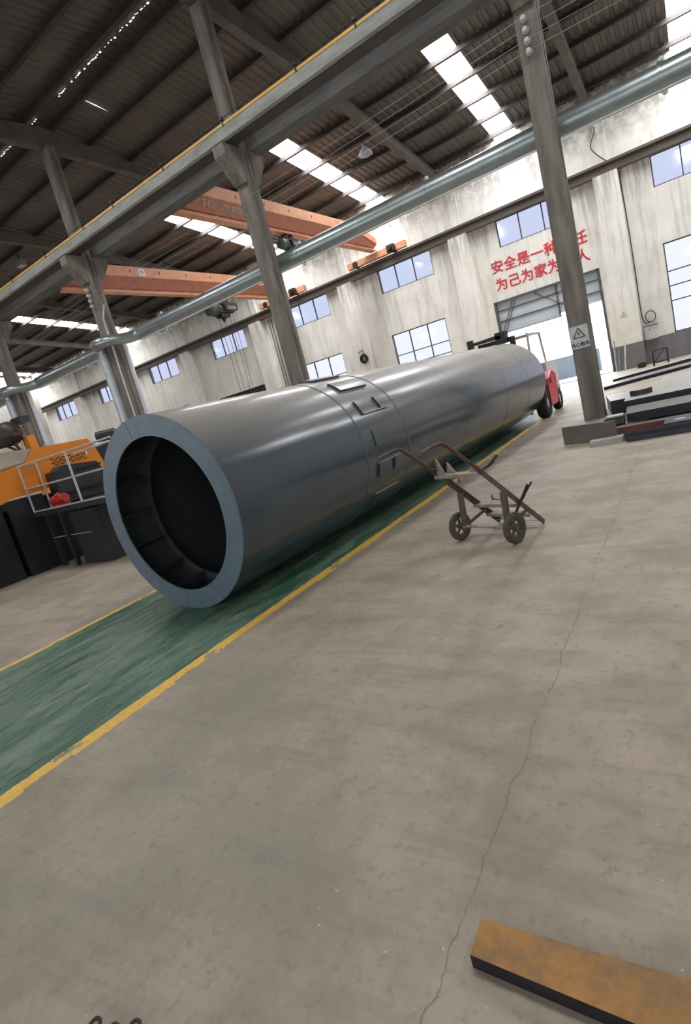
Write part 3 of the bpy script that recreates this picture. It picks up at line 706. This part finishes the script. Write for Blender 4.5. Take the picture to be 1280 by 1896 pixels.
MB().obox(cp(0, .27, .315), AX, AV, (0, 0, 1), .268, .055, .004).obox(cp(0, .215, .302), AX, AV, (0, 0, 1), .268, .004, .014).build('lower_cradle', 'cartlite', ct)
MB().obox(cp(0, .42, .165), AX, AV, (0, 0, 1), .268, .05, .004).obox(cp(0, .37, .153), AX, AV, (0, 0, 1), .268, .004, .014).build('foot_plate', 'cartlite', ct)
MB().bar(cp(-.27, .52, .055), cp(.27, .52, .055), .03, .006).build('foot_bar', 'cartlite', ct)
def fin(w, v, z, h, s_):
    return MB().prism([(0, 0), (.10*s_, .0), (.02*s_, h)], cp(w, v, z), AX, (0, 0, 1), AV*.02)
fin(-.255, -.2, .75, .16, 1).build('cradle_fin', 'cartlite', ct)
fin(-.18, -.14, .75, .10, 1).build('cradle_fin', 'cartlite', ct)
fin(.12, -.16, .75, .06, 1).build('cradle_fin', 'cartlite', ct)
MB().tube([cp(.26, -.16, .755), cp(.27, -.08, .77), cp(.28, .0, .79)], [.010, .012, .010], 8).tube([cp(.28, -.06, .78), cp(.285, .05, .835)], .014, 8).build('clamp_lever', 'blackiron', ct)
MB().tube(smooth([cp(.02, .17, .40), cp(.05, .19, .375), cp(.1, .2, .37), cp(.19, .2, .385)], 2), .007, 8).tube([cp(.03, .17, .37), cp(.03, .17, .43)], .007, 6).build('chain_hook', 'cartsteel', ct)
MB().tube(smooth([cp(.275, .24, .33), cp(.29, .28, .345), cp(.3, .33, .40), cp(.31, .43, .47)], 2), .010, 8).bar(cp(.29, .15, .26), cp(.30, .38, .46), .008, .03).build('lower_lever', 'blackiron', ct)
MB().tube([cp(-.2, .02, .60), cp(-.2, .02, .66)], .008, 6).build('pin', 'cartsteel', ct)

# ================================================================== LEFT MACHINE
mc = empty('industrial_machine', (-12.3, 6.2, 0), 'large orange-topped black machine with a railed platform at the left edge', 'machine')
MX = -11.25
# black lower casings with gaps
MB().box(MX-2.6, MX-.03, 2.2, 4.98, 0, 1.36).build('lower_casing', 'mblack', mc, .01)
MB().box(MX-2.6, MX+.02, 5.06, 5.80, 0, 1.52).build('lower_casing', 'mblack', mc, .01)
MB().box(MX-2.6, MX-.10, 5.80, 8.4, 0, 1.45).build('lower_casing', 'mblack', mc, .01)
MB().prism([(0, 0), (.9, 0), (.9, 1.04), (0, 1.04)], (-10.15, 5.58, 0), (1, 0, 0), (0, 0, 1), (0, 1.6, 0)).build('discharge_box', 'mdark', mc, .01)
MB().box(-10.95, -9.6, 5.562, 5.575, .60, .615).build('trim_strip', 'silver', mc)
MB().box(-10.36, -10.28, 5.50, 5.57, .0, 1.08).build('leg', 'mdark', mc)
MB().box(-11.0, -10.92, 5.57, 5.66, .0, 1.1).build('leg', 'mdark', mc)
# hood
hood = [(2.4, 1.5), (5.15, 1.5), (5.15, 1.56), (5.6, 1.56), (7.42, 1.62), (7.36, 1.9), (7.26, 2.28), (7.17, 2.40), (5.93, 2.42), (5.72, 2.18), (5.15, 2.09), (2.4, 1.98)]
MB().prism(hood, (MX, 0, 0), (0, 1, 0), (0, 0, 1), (-1.7, 0, 0)).build('hood', 'mach_orange', mc, .015)
MB().add([(MX-.02, 5.93, 2.435), (MX-1.7, 5.93, 2.60), (MX-1.7, 2.4, 2.45), (MX-.02, 2.4, 1.995), (MX-.02, 5.15, 2.105), (MX-.02, 5.72, 2.19)], [(0, 1, 2, 3, 4, 5)]).build('hood_slope', 'beige', mc)
gr = MB()
for r in range(4):
    for c in range(6): y = 6.2+c*.13+(.06 if r % 2 else 0); gr.box(MX+.002, MX+.006, y, y+.10, 2.12-r*.045, 2.142-r*.045)
gr.build('vent_slots', 'ink', mc)
MB().box(MX+.001, MX+.008, 6.54, 6.60, 2.0, 2.18).box(MX+.001, MX+.008, 7.02, 7.06, 2.06, 2.16).build('vent_label', 'white', mc)
MB().tube([(MX-.3+.05*math.cos(a*PI/6), 6.42+.06*math.cos(a*PI/6), 2.41+.07*math.sin(a*PI/6)) for a in range(0, 7)], .01, 6).build('lifting_eye', 'silver', mc)
# gearbox housing in front of the hood
MB().prism([(5.98, 1.2), (7.2, 1.2), (7.12, 1.58), (6.98, 1.88), (6.2, 1.95), (6.12, 1.88), (6.0, 1.86)], (MX+.35, 0, 0), (0, 1, 0), (0, 0, 1), (-.34, 0, 0)).build('gear_housing', 'mdark', mc, .02)
MB().box(MX+.30, MX+.40, 6.5, 7.03, 1.79, 1.83).box(MX+.3, MX+.41, 6.1, 6.9, 1.38, 1.42).build('housing_rib', 'mblack', mc)
MB().lathe((MX+.5, 7.12, 1.40), (1, 0, 0), [(.10, 0), (.15, 0), (.15, .04), (.10, .04)], 24).build('handwheel', 'silver', mc)
# platform
MB().box(-11.2, -8.2, 5.48, 5.56, 1.08, 1.18).box(-11.2, -8.2, 5.56, 6.5, 1.15, 1.17).build('platform', 'mdark', mc)
rails = MB(); r_ = .018
def post(x, y, z0=1.16, z1=2.12): rails.tube([(x, y, z0), (x, y, z1)], .02, 8)
for x in (-11.17, -9.42, -7.9): post(x, 5.5)
post(-11.17, 5.86)
for z in (1.19, 1.66, 2.12): rails.tube([(-11.17, 5.5, z), (-8.0, 5.5, z)], r_, 8)
for z in (1.66, 2.12): rails.tube([(-11.17, 5.5, z), (-11.17, 5.86, z)], r_, 8)
rails.tube([(-9.5, 5.7, 2.05), (-8.0, 5.9, 2.1)], r_, 8)
rails.build('guard_rail', 'silver', mc)
MB().tube([(-10.75, 5.75, 1.30), (-10.35, 5.75, 1.33)], .085, 14).tube([(-10.55, 5.75, 1.33), (-10.55, 5.7, 1.42)], .06, 10).lathe((-10.75, 5.75, 1.3), (1, 0, 0), [(0, -.05), (.1, -.05), (.1, .03), (0, .03)], 14).box(-10.7, -10.4, 5.65, 5.85, 1.17, 1.23).build('pump_motor', 'motorred', mc)
# dark machinery behind the hood
ch = empty('conveyor_head', (-12.2, 8.6, 0), 'dark conveyor machinery standing behind the orange hood, left of the tank opening', 'machine')
MB().box(-13.4, -11.4, 8.45, 9.2, 1.3, 2.3).build('housing', 'mdark', ch, .02)
MB().tube([(-12.45, 8.2, 2.46), (-12.1, 8.5, 2.46)], .13, 14).tube([(-12.0, 8.4, 2.42), (-11.8, 8.6, 2.42)], .11, 12).build('motor', 'mdark', ch)
MB().bar((-12.2, 8.4, 2.34), (-11.0, 8.9, 2.46), .3, .05).bar((-12.2, 8.3, 2.24), (-11.0, 8.8, 2.28), .3, .05).build('guard_plate', 'mdark', ch)
MB().box(-13.3, -11.5, 8.5, 9.1, 0, 1.3).build('base', 'mblack', ch)
# drum on frame at far left
dr = empty('mounted_drum', (-18.2, 9.0, 0), 'dark brown drum on an orange and rust red frame at the left edge', 'drum')
MB().lathe((-18.05, 9.0, 3.5), (-1, .0, .05), [(0, -.4), (.12, -.42), (.30, -.3), (.38, -.1), (.38, 2.6), (0, 2.6)], 32).build('drum_body', 'brown', dr)
MB().bar((-18.0, 9, 3.2), (-17.6, 9, 2.85), .06, .06).bar((-18.5, 9, 3.2), (-17.6, 9, 2.8), .06, .06).bar((-17.85, 9, 3.3), (-17.75, 9, 2.8), .06, .06).box(-20.5, -17.4, 8.8, 9.2, 2.55, 2.8).build('cradle_frame', 'rustframe', dr)
MB().box(-17.9, -17.55, 9.25, 9.5, 0, 3.3).build('post', 'mach_orange', dr)
MB().box(-20.4, -20.1, 8.85, 9.15, 0, 2.55).build('post', 'mach_orange', dr)
MB().box(-18.3, -17.7, 9.3, 9.6, 3.75, 3.95).build('top_box', 'mdark', dr)

# ================================================================== FORKLIFT
fk = empty('forklift', (-4.2, 15.6, 0), 'red and white forklift with black tyres at the far end of the tank', 'forklift')
for x, y, r, w in ((-3.42, 14.88, .38, .26), (-4.98, 14.88, .38, .26), (-3.42, 16.55, .29, .2), (-4.98, 16.55, .29, .2)):
    wh = MB().lathe((x-w/2, y, r), (1, 0, 0), [(.16, 0), (r*.93, 0), (r, .04), (r, w-.04), (r*.93, w), (.16, w)], 36).build('tyre', 'rubber', fk)
    MB().lathe((x-w/2+.03, y, r), (1, 0, 0), [(0, 0), (.165, 0), (.165, w-.06), (0, w-.06)], 24).build('wheel_disc', 'white', wh)
MB().prism([(15.15, .25), (15.95, .25), (16.05, .42), (16.15, .66), (16.2, 1.02), (15.7, 1.15), (15.25, .95), (15.1, .8)], (-3.27, 0, 0), (0, 1, 0), (0, 0, 1), (-1.86, 0, 0)).build('body', 'red', fk, .03)
MB().prism([(16.2, .66), (16.9, .66), (17.25, .5), (17.35, 1.05), (17.2, 1.3), (15.9, 1.36), (15.9, 1.1), (16.2, 1.0)], (-3.42, 0, 0), (0, 1, 0), (0, 0, 1), (-1.56, 0, 0)).build('counterweight', 'white', fk, .04)
MB().box(-3.268, -3.258, 15.35, 15.5, .82, .95).build('step_opening', 'ink', fk)
gd = MB()
for x in (-3.62, -4.80):
    gd.tube([(x, 15.15, .95), (x, 15.35, 2.2)], .035, 8).tube([(x, 17.0, 1.15), (x, 16.7, 2.2)], .035, 8).tube([(x, 15.3, 2.2), (x, 16.75, 2.2)], .035, 8)
for i in range(6): gd.tube([(-3.62, 15.35+i*.27, 2.2), (-4.80, 15.35+i*.27, 2.2)], .02, 6)
gd.build('overhead_guard', 'porcelain', fk)
ms = MB()
for x in (-4.72, -3.88): ms.box(x-.06, x+.06, 14.78, 14.92, .15, 2.25)
for z in (.4, 1.2, 2.2): ms.box(-4.72, -3.88, 14.8, 14.9, z-.05, z+.05)
ms.box(-5.0, -4.1, 14.62, 14.72, 2.26, 2.34).box(-4.25, -3.98, 14.62, 14.9, 2.12, 2.42).box(-5.0, -4.85, 14.6, 14.72, 2.2, 2.42).tube([(-4.98, 14.66, 2.3), (-3.95, 14.8, 2.36)], .03, 8)
ms.build('mast', 'blackiron', fk)
MB().box(-4.55, -4.45, 13.3, 14.75, .25, .29).box(-3.95, -3.85, 13.3, 14.75, .25, .29).box(-4.9, -3.7, 14.72, 14.78, .16, .55).build('fork', 'blackiron', fk)
MB().box(-4.45, -3.95, 15.9, 16.4, 1.15, 1.32).box(-4.45, -3.95, 16.35, 16.5, 1.3, 1.85).build('seat', 'rubber', fk, .03)
MB().lathe((-4.2, 15.55, 1.38), (0, -.5, .85), [(.15, 0), (.18, .01), (.15, .02)], 24).build('steering_wheel', 'rubber', fk)

# ================================================================== PLATES AND PROFILES AT RIGHT
def plate_thing(name, pts, z0, z1, top, side, label, cat):
    n = len(pts); mb = MB(); vs = [(x, y, z0) for x, y in pts]+[(x, y, z1) for x, y in pts]
    mb.add(vs, [tuple(range(n))[::-1]], 1); mb.add([(x, y, z1) for x, y in pts], [tuple(range(n))], 0)
    mb.add(vs, [(i, (i+1) % n, (i+1) % n+n, i+n) for i in range(n)], 1)
    return tag(mb.build(name, [top, side], None, 0, False), label, cat)
plate_thing('steel_plate', [(-.712, 1.042), (.45, .995), (.47, 1.19), (-.10, 1.175), (-.715, 1.155)], 0, .045, 'rusttop', 'cutsteel', 'thick rusty orange steel plate with black cut edges, at the bottom right corner', 'steel plate')
plate_thing('steel_plank', [(-2.06, 9.87), (-1.2, 9.52), (-1.18, 9.56), (-2.04, 9.91)], 0, .31, 'planksteel', 'planksteel', 'grey brown steel plank standing on edge in front of the column foot', 'steel plank')
def cross_bearer(x, y0, y1, z, lb): tag(MB().box(x, x+.14, y0, y1, 0, z).build('timber_bearer', 'planksteel'), lb, 'bearer')
tag(MB().box(-1.55, -1.08, 9.22, 9.44, 0, .085).build('square_tube', ['platelt']), 'short pale square tube end sticking out left of the dark channels', 'steel tube')
def channel(x0, x1, y, w, h, z, label):
    m = MB().box(x0, x1, y, y+w, z, z+.012).box(x0, x1, y, y+.012, z+.012, z+h).box(x0, x1, y+w-.012, y+w, z+.012, z+h)
    m.box(x0, x1, y+.012, y+w-.012, z+h*.45, z+h*.52)
    return tag(m.build('steel_channel', 'channel'), label, 'steel channel')
channel(-1.02, 2.6, 9.13, .11, .07, 0, 'dark slate steel channel lying lowest and nearest in the right-hand pile')
channel(-1.06, 2.6, 9.26, .13, .12, 0, 'dark slate steel channel just behind the nearest one in the right-hand pile')
plate_thing('steel_sheet', [(-.53, 9.48), (2.6, 9.48), (2.6, 9.95), (-.53, 9.95)], 0, .125, 'channel', 'plateedge', 'dark flat sheet with a pale disc on it behind the channels', 'steel sheet')
tag(MB().tube([(-.32, 9.70, .126), (-.32, 9.70, .134)], .085, 24).build('round_disc', 'platelt'), 'pale round disc lying on the dark sheet at the right edge', 'disc')
plate_thing('rusty_beam', [(-1.36, 10.02), (2.6, 10.02), (2.6, 10.28), (-1.36, 10.28)], 0, .11, 'planksteel', 'rustframe', 'reddish brown rusty beam lying behind the dark channels', 'steel beam')
plate_thing('thick_plate', [(-1.10, 10.36), (2.8, 10.36), (2.8, 11.38), (-1.18, 11.38)], .12, .27, 'planksteel', 'plateedge', 'thick plate with dark blue cut edge and brown top, middle of the right-hand pile', 'steel plate')
cross_bearer(-.95, 10.42, 11.3, .12, 'bearer under the thick middle plate of the right-hand pile')
plate_thing('thick_plate', [(-1.22, 11.45), (2.8, 11.45), (2.8, 12.6), (-1.26, 12.5)], .26, .37, 'platelt', 'plateedge', 'thick plate with dark edge carrying a curved offcut, rear of the right-hand pile', 'steel plate')
cross_bearer(-1.05, 11.5, 12.4, .26, 'bearer under the rear thick plate of the right-hand pile')
plate_thing('pale_plate', [(-1.60, 12.65), (2.8, 12.65), (2.8, 14.4), (-1.85, 14.1)], .0, .30, 'platelt', 'plateedge', 'broad pale plate with glossy top just right of the column', 'steel plate')
# curved offcut ring segment
mb = MB(); vs = []; n = 12
for i in range(n+1):
    a = math.radians(200+150*i/n); 
    for r, z in ((.17, .371), (.20, .371), (.20, .47), (.17, .47)): vs.append((-.98+r*math.cos(a), 12.2+r*math.sin(a), z))
fs = [(4*i+k_, 4*i+(k_+1) % 4, 4*i+4+(k_+1) % 4, 4*i+4+k_) for i in range(n) for k_ in range(4)]+[(0, 1, 2, 3), (4*n, 4*n+3, 4*n+2, 4*n+1)]
tag(mb.add(vs, fs).build('curved_offcut', 'channel'), 'curved dark steel offcut standing on the rear thick plate', 'offcut')
# small cutting machine
sm_ = empty('cutting_tractor', (-1.27, 10.42, 0), 'small dusty green grey cutting tractor left of the thick middle plate', 'machine')
MB().box(-1.4, -1.14, 10.32, 10.52, .13, .26).build('body', 'greenmotor', sm_, .015)
MB().box(-1.42, -1.15, 10.3, 10.54, .26, .28).build('lid', 'platelt', sm_, .005)
for y in (10.31, 10.5):
    for x in (-1.35, -1.2): MB().lathe((x, y-.02, .06), (0, 1, 0), [(0, 0), (.06, 0), (.06, .04), (0, .04)], 16).build('wheel', 'rubber', sm_)
MB().box(-1.38, -1.17, 10.36, 10.48, .05, .13).tube([(-1.4, 10.4, .2), (-1.46, 10.38, .2)], .04, 12).build('chassis', 'blackiron', sm_)

# far thin plates and sheets on the floor
plate_thing('thin_plate', [(-2.55, 19.3), (-.3, 20.8), (.6, 22.6), (-2.4, 20.6)], .0, .10, 'plate', 'plateedge', 'thin dark plate lying on the floor beyond the pile, nearer of two', 'steel plate')
plate_thing('thin_plate', [(-2.45, 20.9), (-.2, 22.9), (.6, 24.2), (-2.3, 22.2)], .05, .16, 'platelt', 'plateedge', 'thin pale-topped plate lying just short of the far wall', 'steel plate')
plate_thing('floor_sheet', [(-1.0, 16.6), (3.2, 16.4), (3.2, 19.4), (-.9, 19.0)], .0, .06, 'platelt', 'planksteel', 'wide pale sheet flat on the floor behind the broad pale plate', 'steel sheet')
# things along the wall
wr = MB(); x0, y0 = -1.45, 25.2
for a, b in (((0, 0, 0), (0, 0, .62)), ((.5, 0, 0), (.5, 0, .62)), ((0, .35, 0), (0, .35, .62)), ((.5, .35, 0), (.5, .35, .62)), ((0, 0, .62), (.5, 0, .62)), ((0, .35, .62), (.5, .35, .62)), ((0, 0, .15), (.5, 0, .15)), ((0, 0, .62), (0, .35, .62)), ((.5, 0, .62), (.5, .35, .62)), ((0, 0, .15), (.4, 0, .6)), ((0, .35, .15), (.5, .35, .15))):
    wr.tube([(x0+a[0], y0+a[1], a[2]), (x0+b[0], y0+b[1], b[2])], .025, 6)
tag(wr.build('welding_stand', 'blackiron'), 'black welded square stand standing by the wall under the grey box', 'stand')
for i, (x, h, m_, lb) in enumerate(((-2.95, 1.35, 'plate', 'tall grey'), (-2.82, 1.0, 'steelframe', 'short dark'), (-2.62, 1.15, 'platelt', 'pale slanting'))):
    tag(MB().tube([(x, 27.1, .03), (x+.05*i, 27.5, h)], .035, 8).build('leaning_bar', m_), '%s steel bar leaning by the right side of the doorway' % lb, 'steel bar')
tag(MB().lathe((-1.95, 26.4, 0), (0, 0, 1), [(0, 0), (.16, 0), (.19, .2), (.1, .24), (0, .24)], 16).build('dark_bucket', 'blackiron'), 'small dark bucket on the floor by the wall pillar', 'bucket')
wb = empty('white_crate', (.45, 26.0, 0), 'white crate by the wall at the right edge', 'crate')
MB().box(.1, .8, 25.8, 26.2, .25, .75).build('body', 'white', wb, .02)
MB().box(.1, .8, 25.8, 26.2, 0, .25).build('base', 'mdark', wb)

# ================================================================== ON THE FAR WALL
eb = empty('control_cabinet', (-1.5, WY-.1, 1.3), 'grey wall control cabinet with a coiled cable above it, right of the doorway', 'cabinet')
MB().box(-1.75, -1.27, WY-.2, WY-.001, 1.02, 1.58).build('body', 'signwhite', eb, .01)
MB().box(-1.78, -1.24, WY-.22, WY-.001, 1.58, 1.61).build('lid', 'steelframe', eb)
MB().box(-1.58, -1.54, WY-.215, WY-.2, 1.42, 1.46).box(-1.40, -1.36, WY-.215, WY-.2, 1.42, 1.46).build('button', 'ink', eb)
MB().tube([(-1.46+.19*math.cos(a*PI/12), WY-.1-.01*(a % 5), 1.96+.23*math.sin(a*PI/12)) for a in range(0, 46)], .018, 6).tube(smooth([(-1.5, WY-.1, 1.75), (-1.6, WY-.08, 1.68), (-1.74, WY-.05, 1.8), (-1.79, WY-.04, 2.2), (-1.77, WY-.04, 4), (-1.78, WY-.04, 6.2), (-1.81, WY-.04, 7.6), (-1.80, WY-.04, 8.0)], 2), .02, 6).build('cable', 'cable', eb)
tag(MB().tube(smooth([(-2.46, WY-.15, 9.95), (-2.45, WY-.15, 9.75), (-2.72, WY-.15, 9.3), (-2.6, WY-.15, 9.0), (-2.2, WY-.15, 8.52)], 3), .018, 6).build('loose_cable', 'cable'), 'loose black cable curving down the upper wall to the crane rail', 'cable')
HY = WY-.45
hr = empty('hose_coil', (-15.3, HY-.1, 4.0), 'black coil of hose hung on a wall pillar left of the lower windows', 'hose')
MB().lathe((-15.3, HY-.14, 3.9), (0, 1, 0), [(.12, 0), (.24, 0), (.27, .05), (.24, .12), (.12, .12)], 24).build('coil', 'rubber', hr)
MB().tube([(-15.6, HY-.03, 4.3), (-15.28, HY-.07, 4.38), (-15.26, HY-.05, 4.05)], .022, 6).build('hook', 'blackiron', hr)
for i, x in enumerate((-21.45, -21.25, -21.02)):
    tag(MB().tube([(x, WY-.06, 1.2), (x, WY-.06, 7.95)], .035+.01*(i == 1), 8).build('riser_pipe', 'plate'), '%s of three vertical pipes on the far wall behind the column in mid-picture' % ('left', 'middle', 'right')[i], 'pipe', 'riser pipes on the far wall')
tri_sign(wall, -2.42, WY-.452, 2.26, .3, .3, None, 'greyink', .27)
# slogan: two rows of red characters painted on the wall
sg = empty('wall_slogan', (-5.5, WY-.01, 5.6), 'red two-row Chinese safety slogan painted on the wall above the doorway', 'painted lettering')
for row, z0, z1, xa, xb in (('安全是一种责任', 6.06, 5.99, -7.36, -3.66), ('为己为家为他人', 5.25, 5.24, -7.30, -3.66)):
    n = len(row)
    for i, ch in enumerate(row):
        q = i/(n-1); text('character', ch, .60, (xa+(xb-xa)*q, WY-.012, z0+(z1-z0)*q), (PI/2, 0, 0), 'signred', sg, .003)
# small scraps on the floor
tag(MB().obox((-1.23, 3.13, .006), (1, .3, 0), (-.3, 1, 0), (0, 0, 1), .014, .005, .005).build('paper_scrap', 'paper'), 'tiny pale yellow scrap on the bare concrete', 'scrap')
for i, (x, y, lb) in enumerate(((-1.735, .487, 'left'), (-1.66, .50, 'middle'), (-1.60, .535, 'right'))):
    tag(MB().tube(smooth([(x-.01, y-.03, .006), (x, y, .02), (x+.02, y+.005, .008), (x+.03, y-.03, .006)], 2), .006, 6).build('wire_scrap', 'brown'), '%s of three dark bent scraps at the bottom edge of the floor' % lb, 'scrap')
